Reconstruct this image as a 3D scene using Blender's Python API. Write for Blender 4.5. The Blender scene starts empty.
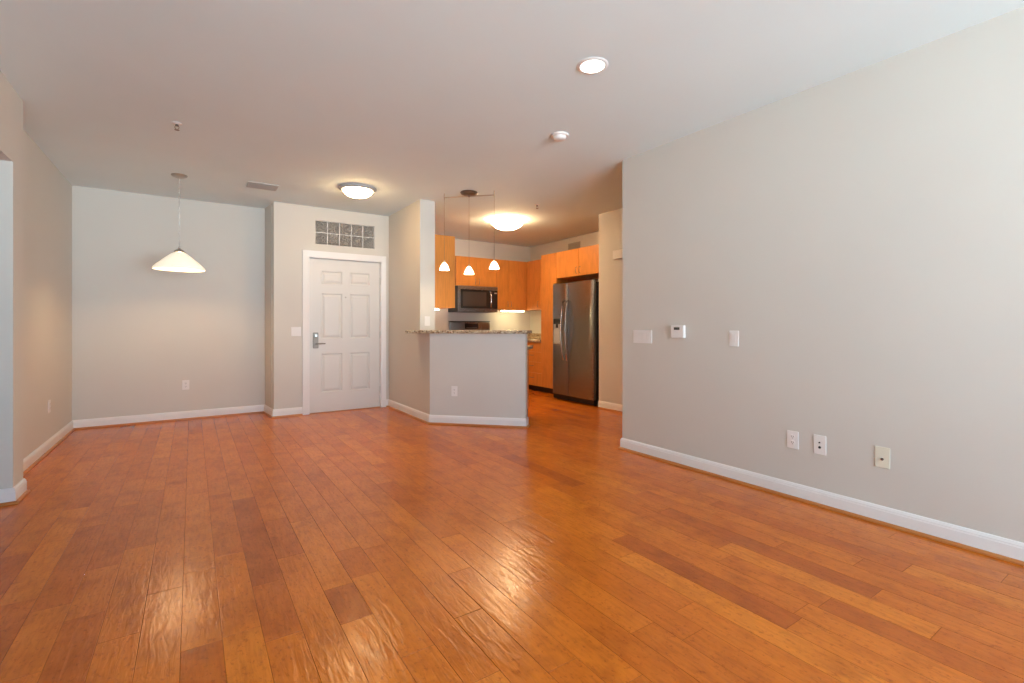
import bpy, bmesh, math, random
from mathutils import Vector, Matrix
sc = bpy.context.scene
COL = sc.collection
R = math.radians
PI = math.pi
random.seed(7)

# ---------------------------------------------------------------- camera
cam_d = bpy.data.cameras.new('camera'); cam = bpy.data.objects.new('camera', cam_d); COL.objects.link(cam)
cam.location = (0, 0, 1.175)
cam.rotation_euler = (R(90), 0, -R(33.69))
cam_d.sensor_width = 36; cam_d.lens = 16.875
cam_d.shift_y = -16.5 / 1024
cam_d.clip_start = 0.05
sc.camera = cam
# ---------------------------------------------------------------- world and exposure
w = bpy.data.worlds.new('daylight'); sc.world = w; w.use_nodes = True
bg = w.node_tree.nodes['Background']
# cool sky above the horizon, stronger light added below it to brighten the ceiling
wn, wl = w.node_tree.nodes, w.node_tree.links
tc = wn.new('ShaderNodeTexCoord'); sx_ = wn.new('ShaderNodeSeparateXYZ'); wr = wn.new('ShaderNodeValToRGB')
ma = wn.new('ShaderNodeMath'); ma.operation = 'MULTIPLY_ADD'; ma.inputs[1].default_value = 0.5; ma.inputs[2].default_value = 0.5
wl.new(tc.outputs['Generated'], sx_.inputs[0]); wl.new(sx_.outputs['Z'], ma.inputs[0]); wl.new(ma.outputs[0], wr.inputs['Fac'])
wr.color_ramp.elements[0].position = 0.47; wr.color_ramp.elements[0].color = (0.74, 0.90, 1.0, 1)
wr.color_ramp.elements[1].position = 0.53; wr.color_ramp.elements[1].color = (0.15, 0.215, 0.30, 1)
wl.new(wr.outputs['Color'], bg.inputs[0])
bg.inputs[1].default_value = 21.0
sc.view_settings.view_transform = 'Standard'
sc.view_settings.look = 'None'
sc.view_settings.exposure = 0.22
sc.view_settings.gamma = 1
sc.view_settings.use_curve_mapping = False
sc.cycles.max_bounces = 12
sc.cycles.diffuse_bounces = 8
sc.cycles.sample_clamp_indirect = 6
sc.cycles.use_denoising = True

def portal(name, loc, rot, sx, sy):
    l = bpy.data.lights.new(name, 'AREA'); l.shape = 'RECTANGLE'; l.size = sx; l.size_y = sy
    l.cycles.is_portal = True
    o = bpy.data.objects.new(name, l); COL.objects.link(o); o.location = loc; o.rotation_euler = rot
    return o
# daylight enters through the glazing in the wall behind the camera (portals only guide the sky's own light)
portal('window_daylight', (1.15, -3.73, 1.18), (R(90), 0, 0), 4.0, 2.35)
portal('side_window_daylight', (-2.3, -3.73, 1.4), (R(90), 0, 0), 0.4, 0.8)

# ---------------------------------------------------------------- materials
def mat(name, col, rough=0.6, metal=0.0, spec=0.5, **k):
    m = bpy.data.materials.new(name); m.use_nodes = True
    b = m.node_tree.nodes['Principled BSDF']
    b.inputs['Base Color'].default_value = (*col, 1)
    b.inputs['Roughness'].default_value = rough
    b.inputs['Metallic'].default_value = metal
    b.inputs['Specular IOR Level'].default_value = spec
    for n, v in k.items(): b.inputs[n.replace('_', ' ')].default_value = v
    return m
def nodes(m): return m.node_tree.nodes, m.node_tree.links, m.node_tree.nodes['Principled BSDF']
def coords(m, scale, kind='Object'):
    N, L, b = nodes(m)
    if kind == 'World':
        g = N.new('ShaderNodeNewGeometry'); out = g.outputs['Position']
    else:
        t = N.new('ShaderNodeTexCoord'); out = t.outputs[kind]
    mp = N.new('ShaderNodeMapping'); mp.inputs['Scale'].default_value = scale
    L.new(out, mp.inputs['Vector']); return mp.outputs['Vector']
def noise(m, vec, scale, detail=3, rough=0.5, dist=0.0):
    N, L, b = nodes(m)
    n = N.new('ShaderNodeTexNoise'); n.inputs['Scale'].default_value = scale
    n.inputs['Detail'].default_value = detail; n.inputs['Roughness'].default_value = rough
    n.inputs['Distortion'].default_value = dist
    L.new(vec, n.inputs['Vector']); return n.outputs['Fac']
def ramp(m, fac, stops):
    N, L, b = nodes(m)
    r = N.new('ShaderNodeValToRGB'); L.new(fac, r.inputs['Fac'])
    e = r.color_ramp.elements
    while len(e) < len(stops): e.new(0.5)
    for i, (p, c) in enumerate(stops): e[i].position = p; e[i].color = (*c, 1)
    return r.outputs['Color']
def bump(m, fac, strength, dist, prev=None):
    N, L, b = nodes(m)
    n = N.new('ShaderNodeBump'); n.inputs['Strength'].default_value = strength; n.inputs['Distance'].default_value = dist
    L.new(fac, n.inputs['Height'])
    if prev: L.new(prev, n.inputs['Normal'])
    L.new(n.outputs['Normal'], b.inputs['Normal']); return n.outputs['Normal']
def paint(name, col, rough=0.55, tex=0.06, spec=0.35):
    m = mat(name, col, rough, spec=spec)
    v = coords(m, (1, 1, 1), 'World')
    N, L, b = nodes(m)
    c = ramp(m, noise(m, v, 1.3, 2), [(0.3, tuple(x * 0.985 for x in col)), (0.7, tuple(min(1, x * 1.015) for x in col))])
    L.new(c, b.inputs['Base Color'])
    bump(m, noise(m, v, 140, 2), tex, 0.004)
    return m
M = {}
M['wall'] = paint('wall_paint', (0.632, 0.617, 0.568))
M['ceiling'] = paint('ceiling_paint', (0.735, 0.86, 0.895), 0.8)
M['trim'] = paint('white_semigloss_trim', (0.82, 0.825, 0.82), 0.32, 0.02, 0.5)
M['door'] = paint('door_enamel', (0.70, 0.70, 0.675), 0.35, 0.02, 0.5)
M['plate'] = mat('white_plastic', (0.80, 0.79, 0.77), 0.35)
M['ivory'] = mat('ivory_plastic', (0.76, 0.73, 0.60), 0.38)
M['black'] = mat('black_plastic', (0.012, 0.012, 0.013), 0.35)
M['darkslot'] = mat('socket_slots', (0.10, 0.095, 0.09), 0.6)
M['grey'] = mat('grey_paint', (0.36, 0.34, 0.30), 0.5)
M['register'] = mat('register_enamel', (0.44, 0.46, 0.46), 0.5)
M['nickel'] = mat('brushed_nickel', (0.50, 0.48, 0.45), 0.28, 1.0)
M['satin'] = mat('satin_grey_metal', (0.34, 0.335, 0.30), 0.55, 0.6)
M['pewter'] = mat('dark_pewter', (0.22, 0.20, 0.185), 0.33, 1.0)
M['chrome'] = mat('chrome', (0.75, 0.75, 0.75), 0.12, 1.0)
M['blackglass'] = mat('black_glass', (0.02, 0.018, 0.017), 0.06)
M['kick'] = mat('dark_toe_kick', (0.035, 0.012, 0.006), 0.5)
M['shoe'] = mat('stained_shoe_moulding', (0.48, 0.17, 0.04), 0.35)
M['lcd'] = mat('grey_lcd', (0.07, 0.075, 0.07), 0.2)

def emis(name, col, s):
    m = mat(name, (0.85, 0.82, 0.76), 0.3)
    b = m.node_tree.nodes['Principled BSDF']
    b.inputs['Emission Color'].default_value = (*col, 1); b.inputs['Emission Strength'].default_value = s
    return m
WARM = (1.0, 0.74, 0.44)
M['lit_dining'] = emis('lit_alabaster_dining', (1.0, 0.84, 0.60), 0.55)
M['lit_bowl'] = emis('lit_frosted_bowl', (1.0, 0.64, 0.31), 46.0)
M['lit_kitchen'] = emis('lit_kitchen_bowl', (1.0, 0.66, 0.35), 52.0)
M['lit_mini'] = emis('lit_mini_shade', (1.0, 0.80, 0.55), 8.0)
M['lit_mini_bulb'] = emis('lit_mini_bulb', (1.0, 0.72, 0.42), 500.0)
M['lit_bulb'] = emis('lit_dining_bulb', (1.0, 0.64, 0.32), 270.0)
M['lit_can'] = emis('lit_can_lens', (1.0, 0.88, 0.74), 10.0)
M['lit_strip'] = emis('lit_undercabinet_tube', (1.0, 0.84, 0.46), 34.0)

# maple cabinet fronts
def maple(name, horiz=False, col=(0.66, 0.255, 0.05)):
    m = mat(name, col, 0.34)
    N, L, b = nodes(m)
    v = coords(m, (3, 9, 0.7) if not horiz else (0.7, 9, 3))
    f = noise(m, v, 6, 5, 0.6, 0.4)
    c = ramp(m, f, [(0.25, tuple(x * 0.82 for x in col)), (0.5, col), (0.8, tuple(min(1, x * 1.14) for x in col))])
    L.new(c, b.inputs['Base Color']); return m
M['maple'] = maple('honey_maple')
# brushed steel
def steel(name, col, sc3, rough=0.27):
    m = mat(name, col, rough, 1.0)
    N, L, b = nodes(m)
    f = noise(m, coords(m, sc3), 30, 4, 0.6)
    bump(m, f, 0.05, 0.002)
    r = ramp(m, f, [(0.3, (rough * 0.85,) * 3), (0.7, (rough * 1.2,) * 3)]); L.new(r, b.inputs['Roughness'])
    b.inputs['Anisotropic'].default_value = 0.5
    return m
M['steel'] = steel('brushed_stainless', (0.33, 0.335, 0.34), (1, 1, 30))
M['steel_light'] = steel('satin_handle_steel', (0.56, 0.57, 0.58), (1, 1, 20), 0.22)
# granite
g = mat('speckled_granite', (0.4, 0.33, 0.25), 0.15); M['granite'] = g
N, L, b = nodes(g)
v = coords(g, (1, 1, 1))
vo = N.new('ShaderNodeTexVoronoi'); vo.inputs['Scale'].default_value = 95; L.new(v, vo.inputs['Vector'])
sp = N.new('ShaderNodeSeparateColor'); L.new(vo.outputs['Color'], sp.inputs[0])
c1 = ramp(g, sp.outputs[0], [(0.0, (0.06, 0.035, 0.02)), (0.18, (0.22, 0.13, 0.07)), (0.45, (0.46, 0.35, 0.22)), (0.85, (0.62, 0.53, 0.38))])
L.new(c1, b.inputs['Base Color'])
# glass block
gb = mat('wavy_glass_block', (0.74, 0.73, 0.70), 0.06, Transmission_Weight=0.22); M['glassblock'] = gb
N, L, b = nodes(gb)
v = coords(gb, (1, 1, 1))
bump(gb, noise(gb, v, 24, 0, 0.4, 2.6), 1.0, 0.12)
# window pane: clear glass you see through, with its reflection
pn = bpy.data.materials.new('clear_pane'); pn.use_nodes = True; M['pane'] = pn
nt = pn.node_tree; nt.nodes.clear()
o_ = nt.nodes.new('ShaderNodeOutputMaterial'); mx = nt.nodes.new('ShaderNodeMixShader'); t_ = nt.nodes.new('ShaderNodeBsdfTransparent'); gl = nt.nodes.new('ShaderNodeBsdfGlossy')
gl.inputs['Roughness'].default_value = 0.02; mx.inputs[0].default_value = 0.06
nt.links.new(t_.outputs[0], mx.inputs[1]); nt.links.new(gl.outputs[0], mx.inputs[2]); nt.links.new(mx.outputs[0], o_.inputs[0])
# floor
fm = mat('hand_scraped_maple_planks', (0.45, 0.16, 0.04), 0.25, spec=0.33); M['floor'] = fm
N, L, b = nodes(fm)
at_ = N.new('ShaderNodeAttribute'); at_.attribute_name = 'plank'   # r: tone, g: random, b: groove
sp = N.new('ShaderNodeSeparateColor'); L.new(at_.outputs['Color'], sp.inputs[0])
geo = N.new('ShaderNodeNewGeometry')
off = N.new('ShaderNodeVectorMath'); off.operation = 'SCALE'; off.inputs[0].default_value = (13.1, 37.7, 5)
L.new(sp.outputs[1], off.inputs['Scale'])
add = N.new('ShaderNodeVectorMath'); L.new(geo.outputs['Position'], add.inputs[0]); L.new(off.outputs[0], add.inputs[1])
def mapn(scale):
    mp = N.new('ShaderNodeMapping'); mp.inputs['Scale'].default_value = scale; L.new(add.outputs[0], mp.inputs['Vector']); return mp.outputs['Vector']
tone = ramp(fm, sp.outputs[0], [(0.0, (0.41, 0.090, 0.009)), (0.3, (0.54, 0.132, 0.010)), (0.6, (0.615, 0.162, 0.012)), (1.0, (0.70, 0.208, 0.016))])
grain = ramp(fm, noise(fm, mapn((9, 1.3, 1)), 7, 6, 0.65, 0.6), [(0.25, (0.78, 0.74, 0.70)), (0.5, (1, 1, 1)), (0.78, (1.12, 1.14, 1.15))])
mott = ramp(fm, noise(fm, mapn((1, 0.8, 1)), 5.5, 4, 0.6, 0.3), [(0.28, (0.76, 0.70, 0.68)), (0.5, (1, 1, 1)), (0.75, (1.10, 1.13, 1.15))])
fleck = ramp(fm, noise(fm, mapn((2.0, 1.2, 1)), 34, 3, 0.7), [(0.28, (0.66, 0.56, 0.50)), (0.44, (1, 1, 1)), (0.9, (1, 1, 1))])
def mul(a, c):
    n = N.new('ShaderNodeMix'); n.data_type = 'RGBA'; n.blend_type = 'MULTIPLY'; n.inputs[0].default_value = 1
    L.new(a, n.inputs[6]); L.new(c, n.inputs[7]); return n.outputs[2]
cc = mul(mul(mul(tone, grain), mott), fleck)
gmix = N.new('ShaderNodeMix'); gmix.data_type = 'RGBA'; gmix.inputs[7].default_value = (0.10, 0.03, 0.008, 1)
L.new(sp.outputs[2], gmix.inputs[0]); L.new(cc, gmix.inputs[6]); L.new(gmix.outputs[2], b.inputs['Base Color'])
n1 = bump(fm, noise(fm, mapn((24, 4.2, 1)), 1.5, 2, 0.55, 0.7), 0.52, 0.0045)
rr = ramp(fm, noise(fm, mapn((3, 2, 1)), 4, 3), [(0.3, (0.18,) * 3), (0.7, (0.26,) * 3)]); L.new(rr, b.inputs['Roughness'])

# ---------------------------------------------------------------- mesh helpers
def NB(): return bmesh.new()
def box(bm, x0, x1, y0, y1, z0, z1, bev=0.0, seg=2):
    vs = [bm.verts.new((x, y, z)) for z in (z0, z1) for y in (y0, y1) for x in (x0, x1)]
    fs = [(0, 2, 3, 1), (4, 5, 7, 6), (0, 1, 5, 4), (2, 6, 7, 3), (0, 4, 6, 2), (1, 3, 7, 5)]
    F = [bm.faces.new([vs[i] for i in f]) for f in fs]
    if bev > 0:
        E = list({e for f in F for e in f.edges})
        bmesh.ops.bevel(bm, geom=E, offset=bev, segments=seg, profile=0.6, affect='EDGES')
    return bm
def prism(bm, poly, z0, z1, bev=0.0):
    lo = [bm.verts.new((x, y, z0)) for x, y in poly]; hi = [bm.verts.new((x, y, z1)) for x, y in poly]
    n = len(poly); F = [bm.faces.new(lo[::-1]), bm.faces.new(hi)]
    for i in range(n): F.append(bm.faces.new((lo[i], lo[(i + 1) % n], hi[(i + 1) % n], hi[i])))
    bmesh.ops.recalc_face_normals(bm, faces=F)
    if bev > 0:
        E = list({e for f in F[:2] for e in f.edges})
        bmesh.ops.bevel(bm, geom=E, offset=bev, segments=3, profile=0.5, affect='EDGES')
    return bm
def lathe(bm, prof, seg=48, cx=0, cy=0, axis='z', closed=False):
    rings = []
    for r, z in prof:
        ring = []
        if r < 1e-6:
            p = (cx, cy, z) if axis == 'z' else (cx, z, cy)
            ring = [bm.verts.new(p)] * seg
        else:
            for i in range(seg):
                a = 2 * PI * i / seg
                p = (cx + r * math.cos(a), cy + r * math.sin(a), z) if axis == 'z' else (cx + r * math.cos(a), z, cy + r * math.sin(a))
                ring.append(bm.verts.new(p))
        rings.append(ring)
    pairs = list(zip(rings[:-1], rings[1:]))
    if closed: pairs.append((rings[-1], rings[0]))
    for a, c in pairs:
        for i in range(seg):
            j = (i + 1) % seg
            q = []
            for vv in (a[i], a[j], c[j], c[i]):
                if vv not in q: q.append(vv)
            if len(q) >= 3:
                try: bm.faces.new(q)
                except ValueError: pass
    bmesh.ops.recalc_face_normals(bm, faces=bm.faces)
    return bm
def tube(bm, pts, r, seg=10, close=False):
    pts = [Vector(p) for p in pts]; n = len(pts); rings = []
    for i, p in enumerate(pts):
        if close: t = (pts[(i + 1) % n] - pts[i - 1]).normalized()
        else: t = (pts[min(i + 1, n - 1)] - pts[max(i - 1, 0)]).normalized()
        up = Vector((0, 0, 1)) if abs(t.z) < 0.9 else Vector((0, 1, 0))
        if close: up = getattr(tube, 'up', up)
        s = t.cross(up).normalized(); u = s.cross(t).normalized()
        rr_ = r[i] if isinstance(r, (list, tuple)) else r
        rings.append([bm.verts.new(p + s * rr_ * math.cos(2 * PI * k / seg) + u * rr_ * math.sin(2 * PI * k / seg)) for k in range(seg)])
    m_ = n if close else n - 1
    for i in range(m_):
        a, c = rings[i], rings[(i + 1) % n]
        for k in range(seg): bm.faces.new((a[k], a[(k + 1) % seg], c[(k + 1) % seg], c[k]))
    if not close: bm.faces.new(rings[0][::-1]); bm.faces.new(rings[-1])
    return bm
def obj(name, bm, m, parent=None, smooth=None):
    bmesh.ops.recalc_face_normals(bm, faces=bm.faces)
    me = bpy.data.meshes.new(name); bm.to_mesh(me); bm.free()
    me.materials.append(m)
    if smooth:
        me.polygons.foreach_set('use_smooth', [True] * len(me.polygons))
        me.update()
        me.set_sharp_from_angle(angle=R(smooth))
    o = bpy.data.objects.new(name, me); COL.objects.link(o)
    if parent: o.parent = parent
    return o
def thing(name, label, cat, loc=(0, 0, 0), rz=0, group=None):
    o = bpy.data.objects.new(name, None); COL.objects.link(o)
    o.empty_display_size = 0.1
    o.location = loc; o.rotation_euler = (0, 0, R(rz)); o['label'] = label; o['category'] = cat
    if group: o['group'] = group
    return o
def tag(o, label, cat, group=None):
    o['label'] = label; o['category'] = cat
    if group: o['group'] = group
    return o
def struct(name, bm, m, label=None, parent=None, smooth=None):
    o = obj(name, bm, m, parent, smooth)
    if not parent: o['kind'] = 'structure'
    if label: o['label'] = label; 
    return o
def sroot(name, loc, rz, label):
    o = bpy.data.objects.new(name, None); COL.objects.link(o); o.location = loc; o.rotation_euler = (0, 0, R(rz)); o['kind'] = 'structure'
    o['label'] = label
    return o

# ---------------------------------------------------------------- floor: every plank row laid along the right wall
H = 2.74
PW, X0 = 0.1295, 0.095
XMIN, XMAX, YMIN, YMAX = -3.55, 5.75, -3.65, 8.0
seen_joints = {-2: [2.618, 3.555, 4.49], -1: [2.742, 4.004], -3: [3.208, 2.319, 4.237, 5.258], -5: [2.721, 3.691, 4.935], -7: [3.446, 4.6],
 -4: [3.039, 3.997], -6: [2.853, 4.106], 0: [2.105, 2.85, 3.9, 5.0, 5.636], 1: [2.438, 3.714, 4.833], 2: [2.658, 3.205, 3.879, 4.6, 5.328],
 3: [1.938, 2.225, 3.1, 4.3], 4: [1.627, 2.264, 2.569, 3.772], 5: [1.382, 2.522, 3.78], 6: [1.726, 2.983, 4.138], 7: [2.05, 3.309],
 8: [1.1, 2.417, 3.5], 9: [1.758, 2.9, 4.0], 10: [2.061, 3.0], 11: [1.136, 2.4], 13: [0.6, 1.713, 2.7], 14: [0.957, 1.879, 2.9],
 17: [0.626, 1.5], 18: [0.862, 2.0], 21: [0.871, 1.9], 22: [1.266, 2.3], 23: [0.585, 1.6]}
seen_tone = {(14, 1.4): 0.10, (13, 1.2): 0.88, (1, 3.0): 0.16, (1, 2.0): 0.28, (0, 1.8): 0.85, (3, 2.1): 0.12, (2, 2.3): 0.55, (2, 2.9): 0.22, (4, 2.0): 0.6,
 (4, 2.4): 0.3, (-2, 2.2): 0.55, (-3, 2.7): 0.55, (-4, 3.5): 0.28, (-5, 3.2): 0.25, (-7, 3.0): 0.2, (-3, 3.7): 0.3, (-6, 3.5): 0.7, (-1, 2.2): 0.6, (-5, 2.2): 0.6, (18, 1.4): 0.15, (17, 1.0): 0.8}
bm = NB(); lay = bm.loops.layers.float_color.new('plank')
r0 = math.floor((XMIN - X0) / PW); r1 = math.ceil((XMAX - X0) / PW)
for row in range(r0, r1):
    xa = X0 + row * PW; xb = xa + PW
    js = sorted(seen_joints.get(row, []))
    if not js: js = [random.uniform(0, 1.0)]
    while js[0] > YMIN: js.insert(0, js[0] - random.choice([0.45, 0.6, 0.75, 0.9, 1.1, 1.25]) - random.uniform(0, 0.08))
    while js[-1] < YMAX: js.append(js[-1] + random.choice([0.45, 0.6, 0.75, 0.9, 1.1, 1.25]) + random.uniform(0, 0.08))
    for ya, yb in zip(js[:-1], js[1:]):
        t = min(1, max(0, random.gauss(0.52, 0.13))); rnd = random.random()
        for (rw, yy), tv in seen_tone.items():
            if rw == row and ya < yy < yb: t = tv
        gx, gy, dz = 0.0013, 0.0011, 0.0013
        hz = random.uniform(-0.0003, 0.0003)
        out = [(xa, ya), (xb, ya), (xb, yb), (xa, yb)]
        inn = [(xa + gx, ya + gy), (xb - gx, ya + gy), (xb - gx, yb - gy), (xa + gx, yb - gy)]
        vo_ = [bm.verts.new((x, y, -dz)) for x, y in out]; vi = [bm.verts.new((x, y, hz)) for x, y in inn]
        f = bm.faces.new(vi)
        for l in f.loops: l[lay] = (t, rnd, 0, 1)
        for i in range(4):
            j = (i + 1) % 4
            f = bm.faces.new((vo_[i], vo_[j], vi[j], vi[i]))
            for l in f.loops: l[lay] = (t, rnd, 0.32, 1)
me = bpy.data.meshes.new('floor'); bm.to_mesh(me); bm.free(); me.materials.append(M['floor'])
fl = bpy.data.objects.new('floor', me); COL.objects.link(fl); fl['kind'] = 'structure'
fl['label'] = 'glossy hand-scraped honey-brown wood plank floor'

# ---------------------------------------------------------------- shell
struct('ceiling', box(NB(), XMIN, 6.0, -3.85, 8.9, H, H + 0.12), M['ceiling'], 'smooth off-white ceiling')
XR = 3.40; XA = -1.12; XB = -0.98; YBK = 7.22; YE = 6.74; XJ = 0.862; XJ2 = 0.815; XK = 2.36; YKB = 7.83; XKR = 5.66; S = 7.665; XH = 4.80
struct('wall_right', box(NB(), XR, XR + 0.13, -3.65, 3.21, 0, H), M['wall'], 'long pale wall with switches, thermostat and outlets')
struct('wall_left', box(NB(), XA - 0.12, XA, 4.68, YBK + 0.12, 0, H), M['wall'], 'side wall of the dining alcove')
bm = NB(); box(bm, XA, XB, 4.45, 4.68, 0, H); box(bm, XA, XB, 2.0, 4.45, 2.25, H); box(bm, XA, XB, -3.65, 2.0, 0, H)
struct('wall_left_opening', bm, M['wall'], 'wall with a cased opening beside the dining alcove')
struct('wall_back', box(NB(), XA, XJ2, YBK, YBK + 0.12, 0, H), M['wall'], 'pale wall behind the hanging dining lamp')
# entry wall with a door opening and a glass-block opening
DX0, DX1, DZ = 1.29, 2.24, 2.065
GX0, GX1, GZ0, GZ1 = 1.36, 2.15, 2.25, 2.57
bm = NB()
box(bm, XJ, DX0 - 0.02, YE, YE + 0.12, 0, H); box(bm, DX1 + 0.02, XK, YE, YE + 0.12, 0, H)
box(bm, DX0 - 0.02, DX1 + 0.02, YE, YE + 0.12, DZ + 0.02, GZ0)
box(bm, DX0 - 0.02, GX0, YE, YE + 0.12, GZ0, GZ1); box(bm, GX1, DX1 + 0.02, YE, YE + 0.12, GZ0, GZ1)
box(bm, DX0 - 0.02, DX1 + 0.02, YE, YE + 0.12, GZ1, H)
prism(bm, [(XJ - 0.011, YE + 0.12), (XJ + 0.12, YE + 0.12), (XJ + 0.12, YBK + 0.12), (XJ2, YBK + 0.12), (XJ2, YBK)], 0, H)
struct('wall_entry', bm, M['wall'], 'pale wall around the white entry door')
# corridor beyond the door
bm = NB(); box(bm, XJ + 0.12, XK, 8.3, 8.4, 0, H); box(bm, XJ, XJ + 0.12, YBK + 0.12, 8.3, 0, H)
struct('wall_corridor', bm, M['wall'])
struct('wall_kitchen_left', box(NB(), XK, XK + 0.20, 5.60, 8.4, 0, H), M['wall'], 'wall end between the entry and the kitchen')
struct('wall_kitchen_back', box(NB(), XK + 0.20, XKR, YKB, YKB + 0.12, 0, H), M['wall'], 'kitchen wall behind the range')
struct('wall_kitchen_right', box(NB(), XKR, XKR + 0.12, 4.98, YKB + 0.12, 0, H), M['wall'], 'kitchen wall above the refrigerator')
bm = NB(); box(bm, XH, XKR + 0.12, 1.0, 4.98, 0, H); box(bm, XR + 0.13, XH, 1.0, 1.12, 0, H)
struct('wall_hall', bm, M['wall'], 'wall beside the refrigerator')
q = 0.7071
P0 = (XK, S - XK); P1 = (3.178, S - 3.178); P2 = (P1[0] + 0.12 * q, P1[1] + 0.12 * q)
S2 = S + 0.12 * 1.4142
struct('wall_peninsula', prism(NB(), [P0, P1, P2, (2.56, S2 - 2.56), (2.56, 5.60), (XK, 5.60)], 0, 1.075), M['wall'], 'angled half wall carrying the breakfast bar')
# rear (window) wall and the room beyond the opening
bm = NB()
W1 = (-0.85, 3.15, 2.35); W2 = (-2.5, -2.1, 1.0, 1.8)
box(bm, XB, W1[0], -3.77, -3.65, 0, H); box(bm, W1[1], XR + 0.13, -3.77, -3.65, 0, H); box(bm, W1[0], W1[1], -3.77, -3.65, W1[2], H)
box(bm, XMIN, W2[0], -3.77, -3.65, 0, H); box(bm, W2[1], XB, -3.77, -3.65, 0, H); box(bm, W2[0], W2[1], -3.77, -3.65, 0, W2[2]); box(bm, W2[0], W2[1], -3.77, -3.65, W2[3], H)
struct('wall_rear', bm, M['wall'])
bm = NB(); box(bm, XMIN - 0.12, XMIN, -3.77, 4.80, 0, H); box(bm, XMIN, XA - 0.12, 4.68, 4.80, 0, H)
struct('wall_side_room', bm, M['wall'])
def glazing(name, x0, x1, z0, z1, n):
    r_ = sroot(name, (0, -3.71, 0), 0, 'glazed opening')
    bm = NB(); t = 0.05
    box(bm, x0, x1, -0.03, 0.03, z0, z0 + t); box(bm, x0, x1, -0.03, 0.03, z1 - t, z1)
    for i in range(n + 1):
        xc = x0 + t / 2 + (x1 - x0 - t) * i / n; box(bm, xc - t / 2, xc + t / 2, -0.03, 0.03, z0 + t, z1 - t)
    struct('window_frame', bm, M['trim'], parent=r_)
    for i in range(n):
        xa = x0 + (x1 - x0 - t) * i / n + t; xb = x0 + (x1 - x0 - t) * (i + 1) / n
        struct('window_pane', box(NB(), xa, xb, -0.004, 0.004, z0 + t, z1 - t), M['pane'], parent=r_)
glazing('window_2', W1[0], W1[1], 0.0, W1[2], 3)
glazing('window_3', W2[0], W2[1], W2[2], W2[3], 2)

# ---------------------------------------------------------------- baseboards with stained shoe moulding
def offset_path(pts, d):
    # positive d = to the right of travel
    out = []
    n = len(pts)
    for i in range(n):
        p = Vector(pts[i])
        def nrm(a, c):
            t = (Vector(c) - Vector(a)).normalized(); return Vector((t.y, -t.x))
        if i == 0: m_ = nrm(pts[0], pts[1]); out.append(p + m_ * d)
        elif i == n - 1: m_ = nrm(pts[-2], pts[-1]); out.append(p + m_ * d)
        else:
            a, c = nrm(pts[i - 1], pts[i]), nrm(pts[i], pts[i + 1])
            s = (a + c); s = s / s.dot(a) if abs(s.dot(a)) > 1e-4 else a
            out.append(p + s * d)
    return out
def sweep(pts, prof):
    bm = NB(); rings = []
    offs = [offset_path(pts, d) for d, z in prof]
    for i in range(len(pts)):
        rings.append([bm.verts.new((offs[k][i].x, offs[k][i].y, prof[k][1])) for k in range(len(prof))])
    m_ = len(prof)
    for a, c in zip(rings[:-1], rings[1:]):
        for k in range(m_): bm.faces.new((a[k], a[(k + 1) % m_], c[(k + 1) % m_], c[k]))
    bm.faces.new(rings[0]); bm.faces.new(rings[-1][::-1])
    return bm
BP = [(0.0005, 0.0005), (0.015, 0.0005), (0.015, 0.078), (0.0125, 0.084), (0.0125, 0.090), (0.009, 0.097), (0.006, 0.103), (0.0005, 0.105)]
SP = [(0.0155, 0.0005), (0.031, 0.0005), (0.0305, 0.008), (0.027, 0.014), (0.022, 0.0175), (0.0155, 0.019)]
def baseboard(name, pts):
    o = struct(name, sweep(pts, BP), M['trim'])
    struct('shoe_moulding', sweep(pts, SP), M['shoe'], parent=o)
CX0 = DX0 - 0.09; CX1 = DX1 + 0.075
baseboard('baseboard_left', [(XA, 4.45), (XB, 4.45), (XB, 4.68), (XA, 4.68), (XA, YBK), (XJ2, YBK), (XJ, YE), (CX0 - 0.001, YE)])
baseboard('baseboard_entry', [(CX1 + 0.001, YE), (XK, YE), (XK, S - XK), P1, P2])
baseboard('baseboard_right', [(XR + 0.13, 3.21), (XR, 3.21), (XR, -3.65)])
baseboard('baseboard_hall', [(XH + 0.0, 4.98), (XH, 1.12)])

# ---------------------------------------------------------------- entry door, casing, glass blocks
d1 = sroot('door_1', (DX0, YE + 0.035, 0), 0, 'white six-panel entry door')
def panel_leaf(w_, h_, t_, panels):
    bm = NB()
    xs = sorted({0, w_} | {p for q_ in panels for p in q_[:2]}); zs = sorted({0.008, h_} | {p for q_ in panels for p in q_[2:]})
    grid = {}
    for x in xs:
        for z in zs: grid[(x, z)] = bm.verts.new((x, 0, z))
    inside = lambda x, z: any(a <= x <= b_ and c <= z <= d for a, b_, c, d in panels)
    pf = []
    for i in range(len(xs) - 1):
        for j in range(len(zs) - 1):
            f = bm.faces.new([grid[(xs[i], zs[j])], grid[(xs[i + 1], zs[j])], grid[(xs[i + 1], zs[j + 1])], grid[(xs[i], zs[j + 1])]])
            if inside((xs[i] + xs[i + 1]) / 2, (zs[j] + zs[j + 1]) / 2): pf.append(f)
    def step(a, b_, c, d, ins, y):   # loop of four verts
        return [bm.verts.new(p) for p in ((a + ins, y, c + ins), (b_ - ins, y, c + ins), (b_ - ins, y, d - ins), (a + ins, y, d - ins))]
    bmesh.ops.delete(bm, geom=pf, context='FACES_ONLY')
    for a, b_, c, d in panels:
        L0 = [grid[(a, c)], grid[(b_, c)], grid[(b_, d)], grid[(a, d)]]
        for ins, y in ((0.012, 0.011), (0.020, 0.011), (0.045, 0.002)):
            L1 = step(a, b_, c, d, ins, y)
            for k in range(4): bm.faces.new((L0[k], L0[(k + 1) % 4], L1[(k + 1) % 4], L1[k]))
            L0 = L1
        bm.faces.new(L0)
    # back and sides
    box(bm, 0, w_, 0.0125, t_, 0.008, h_)
    return bm
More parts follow.
